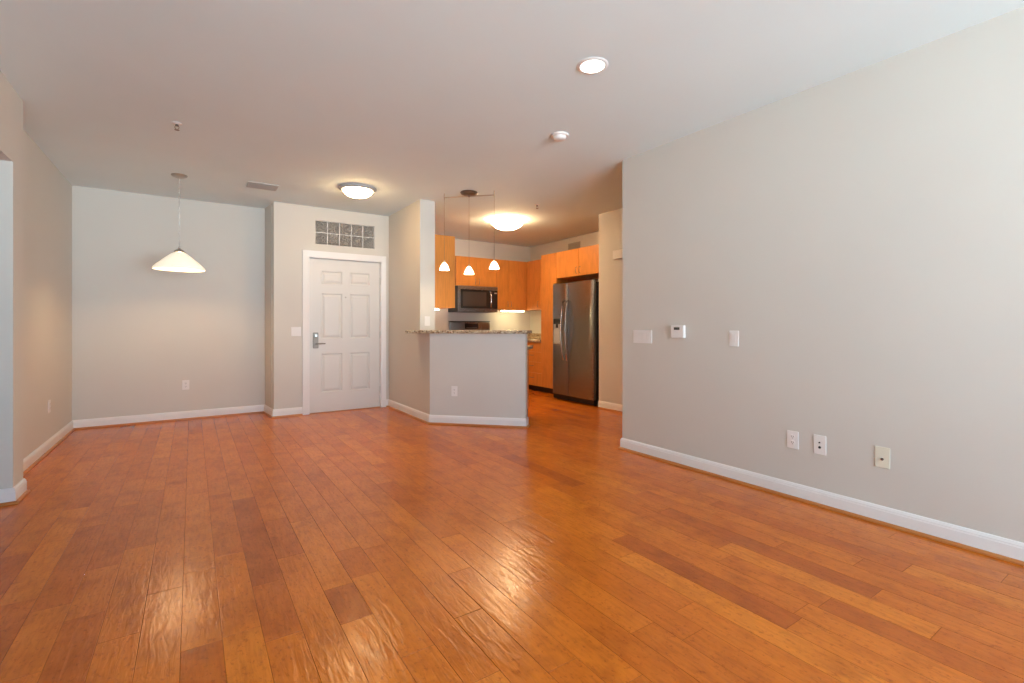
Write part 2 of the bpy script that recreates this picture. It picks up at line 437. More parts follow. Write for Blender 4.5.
lw, lh = DX1 - DX0, DZ - 0.004
c0, c1, c2, c3 = 0.15, 0.425, 0.525, 0.80
PZ = [(0.27, 0.79), (0.99, 1.60), (1.73, 1.90)]
leaf = struct('door_leaf', panel_leaf(lw - 0.006, lh, 0.044, [(a, b_, z0, z1) for z0, z1 in PZ for a, b_ in ((c0, c1), (c2, c3))]), M['door'], parent=d1)
leaf.location.x = 0.003
bm = NB(); box(bm, 0.045, 0.115, -0.012, 0.0, 0.865, 1.075, 0.008, 3)
struct('lock_plate', bm, M['satin'], parent=d1)
bm = NB(); lathe(bm, [(0, -0.034), (0.017, -0.034), (0.021, -0.028), (0.021, -0.013)], 24, 0.08, 1.035, 'y')
struct('deadbolt', bm, M['nickel'], parent=d1, smooth=40)
bm = NB(); lathe(bm, [(0, -0.050), (0.013, -0.050), (0.013, -0.0125)], 20, 0.08, 0.925, 'y')
tube(bm, [(0.078, -0.052, 0.925), (0.10, -0.055, 0.926), (0.15, -0.054, 0.928), (0.195, -0.048, 0.926)], [0.010, 0.010, 0.009, 0.008], 10)
struct('door_handle', bm, M['pewter'], parent=d1, smooth=40)
bm = NB(); lathe(bm, [(0, -0.006), (0.006, -0.006), (0.011, -0.004), (0.011, 0.002)], 20, 0.472, 1.555, 'y')
struct('peephole', bm, M['nickel'], parent=d1, smooth=40)
for zz in (0.25, 1.03, 1.80):
    struct('door_hinge', tube(NB(), [(lw + 0.002, -0.006, zz - 0.05), (lw + 0.002, -0.006, zz + 0.05)], 0.006, 10), M['nickel'], parent=d1, smooth=40)
# jamb and casing as one frame
bm = NB()
box(bm, DX0 - 0.019, DX0 - 0.001, YE - 0.002, YE + 0.119, 0.001, DZ + 0.001); box(bm, DX1 + 0.001, DX1 + 0.019, YE - 0.002, YE + 0.119, 0.001, DZ + 0.001)
box(bm, DX0 - 0.019, DX1 + 0.019, YE - 0.002, YE + 0.119, DZ + 0.001, DZ + 0.019)
def casing(xi0, xi1, zi, w0, w1):
    # stepped casing profile mitred around three sides: (offset out, y)
    prof = [(0, -0.003), (0, -0.013), (0.012, -0.016), (0.05, -0.019), (1.0, -0.021), (1.0, -0.003)]
    pr = lambda k, ww: prof[k][0] if prof[k][0] < 1 else ww
    rings = []
    for kind in range(4):
        ring = []
        for k in range(len(prof)):
            y = YE + prof[k][1]
            if kind == 0: p = (xi0 - pr(k, w0), y, 0.001)
            if kind == 1: p = (xi0 - pr(k, w0), y, zi + pr(k, 0.085))
            if kind == 2: p = (xi1 + pr(k, w1), y, zi + pr(k, 0.085))
            if kind == 3: p = (xi1 + pr(k, w1), y, 0.001)
            ring.append(bm.verts.new(p))
        rings.append(ring)
    n_ = len(prof)
    for a, c in zip(rings[:-1], rings[1:]):
        for k in range(n_): bm.faces.new((a[k], a[(k + 1) % n_], c[(k + 1) % n_], c[k]))
    bm.faces.new(rings[0]); bm.faces.new(rings[-1][::-1])
casing(DX0 - 0.008, DX1 + 0.008, DZ + 0.006, 0.082, 0.067)
struct('trim_1', bm, M['trim'], 'white moulded casing around the entry door')
struct('trim_2', box(NB(), DX0, DX1, YE + 0.003, YE + 0.115, 0.0005, 0.007), M['shoe'], 'brown wood threshold under the entry door')

gw = sroot('window_1', (GX0, YE + 0.015, GZ0), 0, 'high strip of ten wavy glass blocks above the entry door')
nx, nz = 5, 2; bwid = (GX1 - GX0) / nx; bh = (GZ1 - GZ0) / nz; mo = 0.0045
for i in range(nx):
    for j in range(nz):
        bm = NB(); box(bm, i * bwid + mo, (i + 1) * bwid - mo, 0, 0.09, j * bh + mo, (j + 1) * bh - mo, 0.008, 3)
        struct('glass_block', bm, M['glassblock'], parent=gw, smooth=50)
bm = NB()
for i in range(nx + 1):
    xc = i * bwid; box(bm, max(0.0005, xc - mo), min(GX1 - GX0 - 0.0005, xc + mo), 0.003, 0.088, 0.0005, GZ1 - GZ0 - 0.0005)
for j in range(nz + 1):
    zc = j * bh
    for i in range(nx): box(bm, i * bwid + mo, (i + 1) * bwid - mo, 0.003, 0.088, max(0.0005, zc - mo), min(GZ1 - GZ0 - 0.0005, zc + mo))
struct('mortar_grid', bm, M['trim'], parent=gw)

# ---------------------------------------------------------------- wall plates, local frame: x right, front faces -y
def outlet(label, loc, rz, w_=0.074, h_=0.118, m='plate', cat='outlet', group='duplex wall outlets'):
    t = thing('wall_outlet', label, cat, loc, rz, group)
    obj('cover_plate', box(NB(), -w_ / 2, w_ / 2, -0.007, -0.0005, -h_ / 2, h_ / 2, 0.0025), M[m], t)
    for s in (-1, 1):
        bm = NB(); zc = s * 0.0195
        prism_pts = [(0.0165 * math.cos(a), zc + max(-0.0135, min(0.0135, 0.0172 * math.sin(a)))) for a in [2 * PI * k / 20 for k in range(20)]]
        f0 = [bm.verts.new((x, -0.0095, z)) for x, z in prism_pts]; f1 = [bm.verts.new((x, -0.0072, z)) for x, z in prism_pts]
        bm.faces.new(f0); 
        for k in range(20): bm.faces.new((f0[k], f0[(k + 1) % 20], f1[(k + 1) % 20], f1[k]))
        so = obj('socket', bm, M[m], t)
        bm = NB(); box(bm, -0.0075, -0.0045, -0.0099, -0.0096, zc - 0.001, zc + 0.008); box(bm, 0.0045, 0.0075, -0.0099, -0.0096, zc - 0.001, zc + 0.008)
        lathe(bm, [(0, -0.0099), (0.0028, -0.0099), (0.0028, -0.0096)], 12, 0, zc - 0.0075, 'y')
        obj('slot', bm, M['darkslot'], so)
    return t
def switch(label, loc, rz, gangs=1, group='wall light switches'):
    w_ = 0.074 + 0.046 * (gangs - 1)
    t = thing('light_switch', label, 'switch', loc, rz, group)
    obj('cover_plate', box(NB(), -w_ / 2, w_ / 2, -0.007, -0.0005, -0.059, 0.059, 0.0025), M['plate'], t)
    for gI in range(gangs):
        xc = (gI - (gangs - 1) / 2) * 0.046
        bm = NB(); box(bm, xc - 0.0165, xc + 0.0165, -0.0085, -0.0075, -0.0335, 0.0335)
        v = [bm.verts.new(p) for p in ((xc - 0.015, -0.009, -0.032), (xc + 0.015, -0.009, -0.032), (xc + 0.015, -0.0125, 0.032), (xc - 0.015, -0.0125, 0.032), (xc - 0.015, -0.0085, 0.032), (xc + 0.015, -0.0085, 0.032))]
        bm.faces.new(v[:4]); bm.faces.new((v[3], v[2], v[5], v[4]))
        obj('rocker', bm, M['plate'], t)
    return t
switch('wide white triple rocker switch plate, first fitting from the kitchen end of the long wall', (XR, 2.963, 1.070), -90, 4)
switch('narrow white single rocker switch plate on the long wall, beyond the thermostat', (XR, 2.08, 1.073), -90, 1)
outlet('white duplex outlet low on the long wall, nearest the kitchen of its three low plates', (XR, 1.655, 0.396), -90)
switch('small white switch plate beside the left casing of the entry door', (1.125, YE, 1.09), 0, 2)
outlet('white duplex outlet low on the back wall below the hanging dining lamp', (-0.065, YBK, 0.43), 0)
outlet('white duplex outlet low on the side wall of the dining alcove', (XA, 6.17, 0.41), 90)
outlet('white duplex outlet on the angled half wall under the breakfast bar', (2.577, S - 2.577, 0.394), -45)
t = switch('white switch plate on the wall end just above the breakfast bar', (2.455, 5.60, 1.225), 0, 1)

t = thing('media_outlet', 'white wall plate with two black jacks, middle of three low plates on the long wall', 'outlet', (XR, 1.486, 0.396), -90)
obj('cover_plate', box(NB(), -0.037, 0.037, -0.007, -0.0005, -0.062, 0.062, 0.0025), M['plate'], t)
bm = NB(); lathe(bm, [(0, -0.014), (0.0045, -0.014), (0.0045, -0.0072)], 12, 0, 0.016, 'y'); obj('jack', bm, M['black'], t)
bm = NB(); lathe(bm, [(0, -0.012), (0.0075, -0.012), (0.0085, -0.0072)], 14, 0, -0.016, 'y'); obj('jack', bm, M['black'], t)
t = thing('cable_outlet', 'ivory wall plate with one centre jack, the most yellowish plate on the long wall', 'outlet', (XR, 1.146, 0.392), -90)
obj('cover_plate', box(NB(), -0.037, 0.037, -0.007, -0.0005, -0.062, 0.062, 0.0025), M['ivory'], t)
bm = NB(); lathe(bm, [(0, -0.020), (0.0042, -0.020), (0.0042, -0.011), (0.0075, -0.011), (0.0075, -0.0072)], 12, 0, -0.010, 'y'); obj('jack', bm, M['pewter'], t)

t = thing('thermostat', 'white box thermostat with a small dark display on the long wall', 'thermostat', (XR, 2.57, 1.12), -90)
obj('housing', box(NB(), -0.063, 0.063, -0.032, -0.0005, -0.052, 0.052, 0.005, 3), M['plate'], t)
obj('display', box(NB(), -0.030, 0.026, -0.0335, -0.0325, 0.014, 0.036), M['lcd'], t)
for k in range(3): obj('button', box(NB(), -0.028 + k * 0.022, -0.014 + k * 0.022, -0.0345, -0.0325, -0.022, -0.014, 0.0005), M['plate'], t)

t = thing('door_chime', 'small white door chime box high on the wall beside the refrigerator', 'door chime', (XH, 4.58, 2.125), -90)
obj('chime_cover', box(NB(), -0.09, 0.09, -0.045, -0.0005, -0.06, 0.06, 0.008, 3), M['plate'], t)
bm = NB()
for k in range(5): box(bm, -0.07, 0.07, -0.047, -0.0455, -0.035 + k * 0.016, -0.031 + k * 0.016)
obj('grille', bm, M['trim'], t)

# ---------------------------------------------------------------- ceiling fittings
def dz(prof): return prof
# dining pendant
t = thing('pendant_lamp', 'white cone glass dining lamp hanging on a nickel chain in front of the back wall', 'lamp', (-0.11, 6.10, H))
bm = NB(); lathe(bm, [(0, -0.0005), (0.072, -0.0005), (0.074, -0.006), (0.066, -0.016), (0.040, -0.026), (0.012, -0.031), (0, -0.031)], 36)
obj('canopy', bm, M['nickel'], t, 50)
bm = NB(); zc = -0.036; k = 0
while zc > -0.755:
    pts = []
    for i in range(14):
        a = 2 * PI * i / 14; px_ = 0.0075 * math.cos(a); pz = 0.0155 * math.sin(a)
        pts.append((px_, 0, zc - 0.012 + pz) if k % 2 else (0, px_, zc - 0.012 + pz))
    tube.up = Vector((0, 1, 0)) if k % 2 else Vector((1, 0, 0))
    tube(bm, pts, 0.0021, 6, True); zc -= 0.0265; k += 1
obj('chain', bm, M['nickel'], t, 60)
bm = NB(); tube(bm, [(0.004 * math.sin(z * 40), 0.004 * math.cos(z * 40), -0.03 - 0.73 * z / 24) for z in range(25)], 0.0016, 6)
obj('cord', bm, M['nickel'], t)
bm = NB(); lathe(bm, [(0, -0.757), (0.008, -0.757), (0.012, -0.768), (0.022, -0.775), (0.045, -0.79), (0.049, -0.802), (0.045, -0.806), (0, -0.806)], 30)
obj('shade_cap', bm, M['nickel'], t, 50)
bm = NB(); lathe(bm, [(0.040, -0.808), (0.068, -0.822), (0.135, -0.880), (0.195, -0.935), (0.226, -0.970), (0.231, -0.982), (0.226, -0.988), (0.217, -0.974), (0.186, -0.940), (0.126, -0.886), (0.062, -0.832), (0.036, -0.816)], 64, closed=True)
obj('lamp_shade', bm, M['lit_dining'], t, 40)
bm = NB(); lathe(bm, [(0, -0.945), (0.025, -0.935), (0.033, -0.915), (0.028, -0.89), (0.016, -0.865), (0.014, -0.81), (0, -0.81)], 24)
obj('bulb', bm, M['lit_bulb'], t, 60)
# flush lamps
def flush(label, x, y, r, lit, metal='nickel', drop=0.092, gap=0.0):
    t = thing('ceiling_lamp', label, 'lamp', (x, y, H), 20)
    if gap == 0:
        bm = NB(); lathe(bm, [(0, -0.0005), (r, -0.0005), (r * 1.02, -0.01), (r * 0.99, -0.022), (r * 0.90, -0.034), (r * 0.80, -0.034), (r * 0.8, -0.028), (0, -0.028)], 56)
        obj('base_ring', bm, M['register'], t, 40)
        bm = NB(); pr = [(r * 0.79 * math.cos(a), -0.030 - drop * 0.86 * math.sin(a)) for a in [PI / 2 * k / 10 for k in range(10)]] + [(0, -0.030 - drop * 0.86)]
        lathe(bm, pr, 56); obj('glass_bowl', bm, M[lit], t, 60)
        bm = NB(); z0 = -0.030 - drop * 0.86; lathe(bm, [(0, z0 - 0.012), (0.006, z0 - 0.010), (0.008, z0 - 0.004), (0.006, z0 + 0.002), (0, z0 + 0.002)], 16)
        obj('finial', bm, M[metal], t, 60)
    else:
        bm = NB(); lathe(bm, [(0, -0.0005), (r * 0.84, -0.0005), (r * 0.86, -0.012), (r * 0.84, -0.024), (0.02, -0.028), (0, -0.028)], 40)  # canopy widened to hold the bowl's glow off the ceiling
        obj('canopy', bm, M[metal], t, 40)
        zr = -gap
        bm = NB(); n = 9; pr = []
        for k in range(n + 1):
            u = k / n; pr.append((r * math.cos(u * PI / 2) ** 0.9 if k < n else 0, zr - drop * math.sin(u * PI / 2) ** 1.25))
        inn = [(max(0, a - 0.005), z_ + 0.005) for a, z_ in pr][::-1]; inn[0] = (0, pr[-1][1] + 0.005)
        lathe(bm, pr + inn, 56)
        obj('glass_bowl', bm, M[lit], t, 60)
        for k in range(3):
            a = 2 * PI * k / 3 + 0.5; ca, sa = math.cos(a), math.sin(a)
            bm = NB(); tube(bm, [(0.05 * ca, 0.05 * sa, -0.02), (r * 0.98 * ca, r * 0.98 * sa, zr + 0.004), (r * 1.03 * ca, r * 1.03 * sa, zr - 0.004), (r * 0.97 * ca, r * 0.97 * sa, zr - 0.012)], 0.004, 8)
            obj('clip_arm', bm, M[metal], t, 60)
        bm = NB(); z0 = zr - drop; lathe(bm, [(0, z0 - 0.014), (0.007, z0 - 0.010), (0.009, z0 - 0.003), (0, z0 - 0.001)], 16)
        obj('finial', bm, M[metal], t, 60)
        bm = NB(); lathe(bm, [(0, -0.085), (0.02, -0.08), (0.028, -0.062), (0.022, -0.045), (0.014, -0.029), (0, -0.029)], 20)
        obj('bulb', bm, M['lit_mini'], t, 60)
    return t
flush('round frosted flush ceiling lamp in front of the entry door', 1.575, 5.54, 0.205, 'lit_bowl')
flush('wide frosted bowl ceiling lamp held by metal clips over the kitchen', 3.90, 5.98, 0.235, 'lit_kitchen', 'nickel', 0.105, 0.045)
# recessed can
t = thing('recessed_light', 'bright round recessed downlight in the living area ceiling', 'lamp', (2.01, 2.14, H))
bm = NB(); lathe(bm, [(0.072, -0.0005), (0.094, -0.0005), (0.095, -0.003), (0.090, -0.006), (0.074, -0.008), (0.072, -0.006)], 48, closed=True); obj('trim_ring', bm, M['trim'], t, 50)
bm = NB(); lathe(bm, [(0, -0.009), (0.05, -0.008), (0.0715, -0.005), (0.0715, -0.0008), (0, -0.0008)], 48); obj('lens', bm, M['lit_can'], t, 50)
# smoke detector
t = thing('smoke_detector', 'round white smoke detector on the ceiling between the downlight and the kitchen', 'smoke detector', (2.52, 3.07, H))
bm = NB(); lathe(bm, [(0, -0.0005), (0.072, -0.0005), (0.073, -0.008), (0.066, -0.014), (0, -0.014)], 40); obj('mounting_ring', bm, M['plate'], t, 40)
bm = NB(); lathe(bm, [(0, -0.042), (0.036, -0.042), (0.045, -0.038), (0.052, -0.026), (0.054, -0.0145), (0, -0.0145)], 40); obj('sensor_body', bm, M['plate'], t, 40)
# sprinklers
def sprinkler(label, x, y):
    t = thing('sprinkler', label, 'sprinkler', (x, y, H), 0, 'fire sprinklers')
    bm = NB(); lathe(bm, [(0, -0.0005), (0.034, -0.0005), (0.034, -0.003), (0.022, -0.009), (0, -0.010)], 28); obj('escutcheon', bm, M['plate'], t, 40)
    bm = NB(); lathe(bm, [(0, -0.0105), (0.011, -0.0105), (0.011, -0.022), (0, -0.022)], 16)
    for s in (-1, 1): tube(bm, [(s * 0.010, 0, -0.021), (s * 0.014, 0, -0.034), (s * 0.004, 0, -0.050)], 0.0022, 8)
    obj('frame', bm, M['pewter'], t)
    bm = NB(); lathe(bm, [(0, -0.050), (0.017, -0.051), (0.017, -0.053), (0, -0.053)], 16); obj('deflector', bm, M['pewter'], t)
sprinkler('small metal fire sprinkler on the ceiling in front of the hanging dining lamp', -0.097, 4.54)
sprinkler('small metal fire sprinkler on the kitchen ceiling beside the bowl lamp', 3.733, 5.01)
# ceiling register
def register(name, label, loc, rot, w_, h_, nsl, m):
    t = thing(name, label, 'vent', loc); t.rotation_euler = rot
    bm = NB(); f_ = 0.018
    for a in ((-w_ / 2, w_ / 2, -h_ / 2, -h_ / 2 + f_), (-w_ / 2, w_ / 2, h_ / 2 - f_, h_ / 2), (-w_ / 2, -w_ / 2 + f_, -h_ / 2 + f_, h_ / 2 - f_), (w_ / 2 - f_, w_ / 2, -h_ / 2 + f_, h_ / 2 - f_)):
        box(bm, a[0], a[1], -0.009, -0.0005, a[2], a[3])
    obj('frame', bm, m, t)
    obj('backing', box(NB(), -w_ / 2 + f_, w_ / 2 - f_, -0.0025, -0.0006, -h_ / 2 + f_, h_ / 2 - f_), M['grey'], t)
    for k in range(nsl):
        z0 = -h_ / 2 + f_ + (h_ - 2 * f_) * (k + 0.5) / nsl
        bm = NB(); hh = (h_ - 2 * f_) / nsl * 0.42
        vs = [bm.verts.new(p) for p in ((-w_ / 2 + f_, -0.0085, z0 - hh), (w_ / 2 - f_, -0.0085, z0 - hh), (w_ / 2 - f_, -0.003, z0 + hh), (-w_ / 2 + f_, -0.003, z0 + hh), (-w_ / 2 + f_, -0.0075, z0 - hh), (w_ / 2 - f_, -0.0075, z0 - hh))]
        bm.faces.new(vs[:4]); bm.faces.new((vs[0], vs[1], vs[5], vs[4]))
        obj('slat', bm, m, t)
register('ceiling_vent', 'flat rectangular air vent on the ceiling between the dining lamp and the entry', (0.66, 6.05, H), (R(90), 0, 0), 0.30, 0.24, 7, M['register'])
register('wall_vent', 'grey return vent high on the kitchen wall above the refrigerator cabinets', (XKR, 6.49, 2.55), (0, 0, R(-90)), 0.32, 0.18, 6, M['grey'])

# breakfast bar pendant rail: one fixture, canopy + rail + three drops
t = thing('pendant_rail', 'dark round canopy and thin rail with three tiny lit glass shades over the breakfast bar', 'lamp', (2.715, 4.985, H), -45)
bm = NB(); lathe(bm, [(0, -0.0005), (0.098, -0.0005), (0.103, -0.010), (0.095, -0.024), (0.070, -0.034), (0, -0.036)], 44); obj('canopy', bm, M['pewter'], t, 40)
for s in (-1, 1): obj('rail', tube(NB(), [(-0.31, s * 0.012, -0.050), (0.31, s * 0.012, -0.050)], 0.0022, 8), M['nickel'], t)
obj('rail_mount', tube(NB(), [(0, 0, -0.034), (0, 0, -0.056)], 0.014, 12), M['pewter'], t)
for dx_, dzz in ((-0.305, 0.0), (0.0, -0.055), (0.305, 0.0)):
    if dx_:
        e_ = 0.305 * (1 if dx_ > 0 else -1)
        obj('end_post', tube(NB(), [(e_, 0, -0.0005), (e_, 0, -0.075)], 0.005, 10), M['nickel'], t)
    zb = 1.828 + dzz - H; zt = zb + 0.088
    obj('cord', tube(NB(), [(dx_, 0, -0.058), (dx_, 0, zt + 0.025)], 0.0016, 6), M['pewter'], t)
    bm = NB(); lathe(bm, [(0, zt + 0.028), (0.006, zt + 0.026), (0.014, zt + 0.010), (0.015, zt), (0, zt)], 20, dx_); obj('socket_cap', bm, M['nickel'], t, 50)
    bm = NB(); lathe(bm, [(0.014, zt - 0.0005), (0.027, zt - 0.014), (0.041, zt - 0.036), (0.051, zt - 0.062), (0.059, zb + 0.004), (0.059, zb), (0.055, zb), (0.047, zt - 0.060), (0.037, zt - 0.036), (0.023, zt - 0.017), (0.010, zt - 0.006)], 36, dx_, closed=True)
    obj('glass_shade', bm, M['lit_mini'], t, 50)
    bm = NB(); lathe(bm, [(0, zb + 0.012), (0.009, zb + 0.016), (0.012, zb + 0.026), (0.009, zb + 0.040), (0.006, zb + 0.070), (0, zb + 0.070)], 16, dx_); obj('bulb', bm, M['lit_mini_bulb'], t, 60)

# ---------------------------------------------------------------- cabinets (local: x right, front at y=0 facing -y, origin at the base corner)
def pull(parent, x, z, ln, vertical, m='pewter'):
    bm = NB(); h2 = ln / 2
    if vertical: pts = [(x, 0.001, z - h2), (x, -0.022, z - h2 + 0.004), (x, -0.028, z), (x, -0.022, z + h2 - 0.004), (x, 0.001, z + h2)]
    else: pts = [(x - h2, 0.001, z), (x - h2 + 0.004, -0.022, z), (x, -0.028, z), (x + h2 - 0.004, -0.022, z), (x + h2, 0.001, z)]
    tube(bm, pts, 0.0045, 8)
    o = obj('handle', bm, M[m], parent, 60); return o
def cabinet(name, label, loc, rz, w_, d_, z0, z1, fronts, kick=False, extra=None, group=None):
    """fronts: (x0,x1,z0,z1,kind,handle) kind door/drawer; handle None or (x,z,vertical)"""
    t = thing(name, label, 'cabinet', loc, rz, group)
    bm = NB(); kz = 0.10 if kick else 0
    box(bm, 0.001, w_ - 0.001, 0.021, d_, z0 + kz, z1)
    obj('carcass', bm, M['maple'], t)
    if kick: obj('toe_kick', box(NB(), 0.001, w_ - 0.001, 0.085, d_, 0.001, kz - 0.001), M['kick'], t)
    for x0, x1, a, c, kind, h in fronts:
        fr = obj(kind, box(NB(), x0 + 0.002, x1 - 0.002, 0.0, 0.020, a + 0.002, c - 0.002, 0.0015, 1), M['maple'], t)
        if h: pull(fr, h[0], h[1], 0.10, h[2])
    return t
ZT = 2.385; ZB = 1.46
cabinet('wall_cabinet', 'honey maple wall cabinet by the kitchen side of the wall end, its end panel showing', (2.895, 5.70, 0), 90, 1.75, 0.33, 1.40, 2.345,
        [(0.44 * i, min(0.44 * (i + 1), 1.75), 1.40, 2.345, 'door', (0.44 * i + (0.40 if i % 2 == 0 else 0.04), 1.52, True)) for i in range(4)])
cabinet('wall_cabinet', 'short two-door honey maple cabinet directly above the microwave', (3.83, 7.50, 0), 0, 0.83, 0.329, 1.868, ZT,
        [(0, 0.415, 1.868, ZT, 'door', (0.375, 1.95, True)), (0.415, 0.83, 1.868, ZT, 'door', (0.455, 1.95, True))])
cabinet('wall_cabinet', 'tall-door honey maple wall cabinet between the microwave and the kitchen corner', (4.661, 7.50, 0), 0, 0.998, 0.329, ZB, ZT,
        [(0, 0.27, ZB, ZT, 'door', (0.235, 1.56, True)), (0.27, 0.66, ZB, ZT, 'door', (0.31, 1.56, True))])
cabinet('wall_cabinet', 'honey maple wall cabinet in the shaded corner beside the tall pantry', (5.33, 7.497, 0), -90, 0.83, 0.329, ZB, ZT,
        [(0.02, 0.42, ZB, ZT, 'door', (0.38, 1.56, True)), (0.42, 0.83, ZB, ZT, 'door', (0.79, 1.56, True))])
cabinet('pantry_cabinet', 'full-height honey maple pantry between the drawers and the refrigerator', (5.05, 6.664, 0), -90, 0.424, 0.609, 0, ZT,
        [(0, 0.424, 0.10, 1.25, 'door', (0.385, 1.10, True)), (0, 0.424, 1.25, ZT, 'door', (0.385, 1.40, True))], kick=True)
cabinet('wall_cabinet', 'two-door honey maple cabinet above the refrigerator', (5.05, 6.238, 0), -90, 1.09, 0.609, 1.948, ZT,
        [(0, 0.545, 1.948, ZT, 'door', (0.505, 2.04, True)), (0.545, 1.09, 1.948, ZT, 'door', (0.585, 2.04, True))])
dz_ = [0.10, 0.33, 0.52, 0.70, 0.868]
cabinet('base_cabinet', 'honey maple drawer base seen past the end of the half wall', (5.05, 7.20, 0), -90, 0.535, 0.609, 0, 0.868,
        [(0, 0.535, dz_[i], dz_[i + 1], 'drawer', (0.2675, (dz_[i] + dz_[i + 1]) / 2 + 0.03, False)) for i in range(4)], kick=True)
cabinet('base_cabinet', 'honey maple base cabinet between the range and the kitchen corner', (4.70, 7.22, 0), 0, 0.345, 0.609, 0, 0.868,
        [(0, 0.345, 0.10, 0.70, 'door', (0.04, 0.62, True)), (0, 0.345, 0.70, 0.868, 'drawer', (0.17, 0.79, False))], kick=True)
# peninsula base behind the half wall; local x runs from its free end back towards the entry
ue, vf = -1.005, 6.15    # along (q,-q), across (q,q)
def UV(u, v): return ((u + v) * q, (v - u) * q)
px_, py_ = UV(ue, vf)
cabinet('base_cabinet', 'honey maple peninsula cabinet behind the angled half wall, only its end showing', (px_, py_, 0), 135, 0.90, 0.585, 0, 0.868,
        [(0, 0.45, 0.10, 0.868, 'door', (0.41, 0.78, True)), (0.45, 0.90, 0.10, 0.868, 'door', (0.49, 0.78, True))], kick=True)
# counters
def counter(name, label, poly, z0, z1, cat='countertop'):
    o = obj(name, prism(NB(), poly, z0, z1, 0.006), M['granite']); tag(o, label, cat); return o
counter('countertop', 'light granite counter in the far kitchen corner beside the pantry', [(4.69, 7.20), (5.03, 7.20), (5.03, 6.667), (5.658, 6.667), (5.658, 7.828), (4.69, 7.828)], 0.870, 0.910)
bm = NB(); box(bm, 4.69, 5.637, 7.808, 7.829, 0.911, 1.01, 0.002, 1); box(bm, 5.638, 5.659, 6.667, 7.829, 0.911, 1.01, 0.002, 1)
tag(obj('granite_backsplash', bm, M['granite']), 'low granite upstand along the wall behind the corner counter', 'backsplash')
e0 = UV(-0.955, S * q + 0.123); e1 = UV(-0.955, 6.175)
counter('countertop', 'lower kitchen counter behind the breakfast bar, its tip showing at the end', [e0, e1, UV(-1.9, 6.175), UV(-1.9, S * q + 0.123)], 0.870, 0.910)
bar = [UV(-2.376, 5.375), UV(-0.898, 5.375), UV(-0.898, 5.72), (2.475, 5.598), (2.358, 5.598), (2.358, 5.70), UV(-2.376, 5.70)]
counter('bar_top', 'speckled brown granite breakfast bar top on the angled half wall', bar, 1.0755, 1.112)
# the slab's mesh sits on the half wall

# microwave
t = thing('microwave', 'stainless over-the-range microwave with a black glass door under the short cabinet', 'microwave', (3.835, 7.42, 1.405))
obj('body', box(NB(), 0, 0.80, 0.03, 0.405, 0.0, 0.458, 0.003, 1), M['black'], t)
bm = NB(); box(bm, 0.0, 0.80, 0.0, 0.029, 0.395, 0.458, 0.003, 1); box(bm, 0.0, 0.80, 0.0, 0.029, 0.0, 0.065, 0.003, 1); box(bm, 0.0, 0.04, 0.0, 0.029, 0.066, 0.394)
obj('door_frame', bm, M['steel'], t)
obj('door_glass', box(NB(), 0.041, 0.655, 0.003, 0.028, 0.066, 0.394, 0.003, 1), M['blackglass'], t)
obj('window_mesh', box(NB(), 0.09, 0.56, 0.0015, 0.0028, 0.105, 0.355), mat('dark_brown_window', (0.06, 0.045, 0.038), 0.12), t)
obj('control_panel', box(NB(), 0.657, 0.80, 0.003, 0.028, 0.066, 0.394, 0.003, 1), M['blackglass'], t)
obj('clock_display', box(NB(), 0.73, 0.785, 0.0015, 0.0028, 0.335, 0.355), M['grey'], t)
bm = NB(); tube(bm, [(0.635, 0.004, 0.085), (0.635, -0.03, 0.10), (0.635, -0.042, 0.17), (0.635, -0.045, 0.23), (0.635, -0.042, 0.29), (0.635, -0.03, 0.36), (0.635, 0.004, 0.375)], 0.013, 10)
obj('handle', bm, M['steel_light'], t, 60)
bm = NB()
for k in range(12): box(bm, 0.05 + k * 0.06, 0.095 + k * 0.06, 0.06, 0.12, -0.004, -0.0005)
obj('bottom_grille', bm, M['black'], t)

# range
t = thing('kitchen_range', 'stainless range whose back panel with black display rises above the bar top', 'stove', (3.845, 7.17, 0))
obj('body', box(NB(), 0, 0.835, 0.03, 0.655, 0.06, 0.905, 0.004, 1), M['steel'], t)
obj('cooktop', box(NB(), 0, 0.835, 0.0, 0.60, 0.906, 0.922, 0.004, 1), M['blackglass'], t)
for k in range(2):
    for j in range(2):
        bm = NB(); xc, yc = 0.22 + 0.40 * k, 0.16 + 0.28 * j
        tube.up = Vector((0, 0, 1))
        tube(bm, [(xc + 0.09 * math.cos(2 * PI * i / 20), yc + 0.09 * math.sin(2 * PI * i / 20), 0.936) for i in range(20)], 0.006, 6, True)
        for a in (0, PI / 2, PI, 3 * PI / 2): tube(bm, [(xc + 0.02 * math.cos(a), yc + 0.02 * math.sin(a), 0.94), (xc + 0.12 * math.cos(a), yc + 0.12 * math.sin(a), 0.94), (xc + 0.12 * math.cos(a), yc + 0.12 * math.sin(a), 0.9225)], 0.005, 6)
        obj('burner_grate', bm, M['black'], t)
bm = NB(); box(bm, 0.0, 0.835, 0.601, 0.655, 0.906, 1.23, 0.010, 3); obj('back_panel', bm, M['steel'], t, 40)
obj('back_panel_cap', box(NB(), -0.002, 0.837, 0.598, 0.657, 1.2305, 1.246, 0.004, 2), M['black'], t)
obj('display', box(NB(), 0.30, 0.58, 0.5965, 0.6005, 1.105, 1.205, 0.001, 1), M['blackglass'], t)
bm = NB()
for k in range(7): box(bm, 0.335 + k * 0.033, 0.355 + k * 0.033, 0.5955, 0.5962, 1.12, 1.128)
obj('button_row', bm, M['grey'], t)
obj('oven_door', box(NB(), 0.01, 0.825, 0.0, 0.029, 0.22, 0.80, 0.004, 1), M['steel'], t)
obj('oven_window', box(NB(), 0.13, 0.70, -0.003, -0.0003, 0.34, 0.66), M['blackglass'], t)
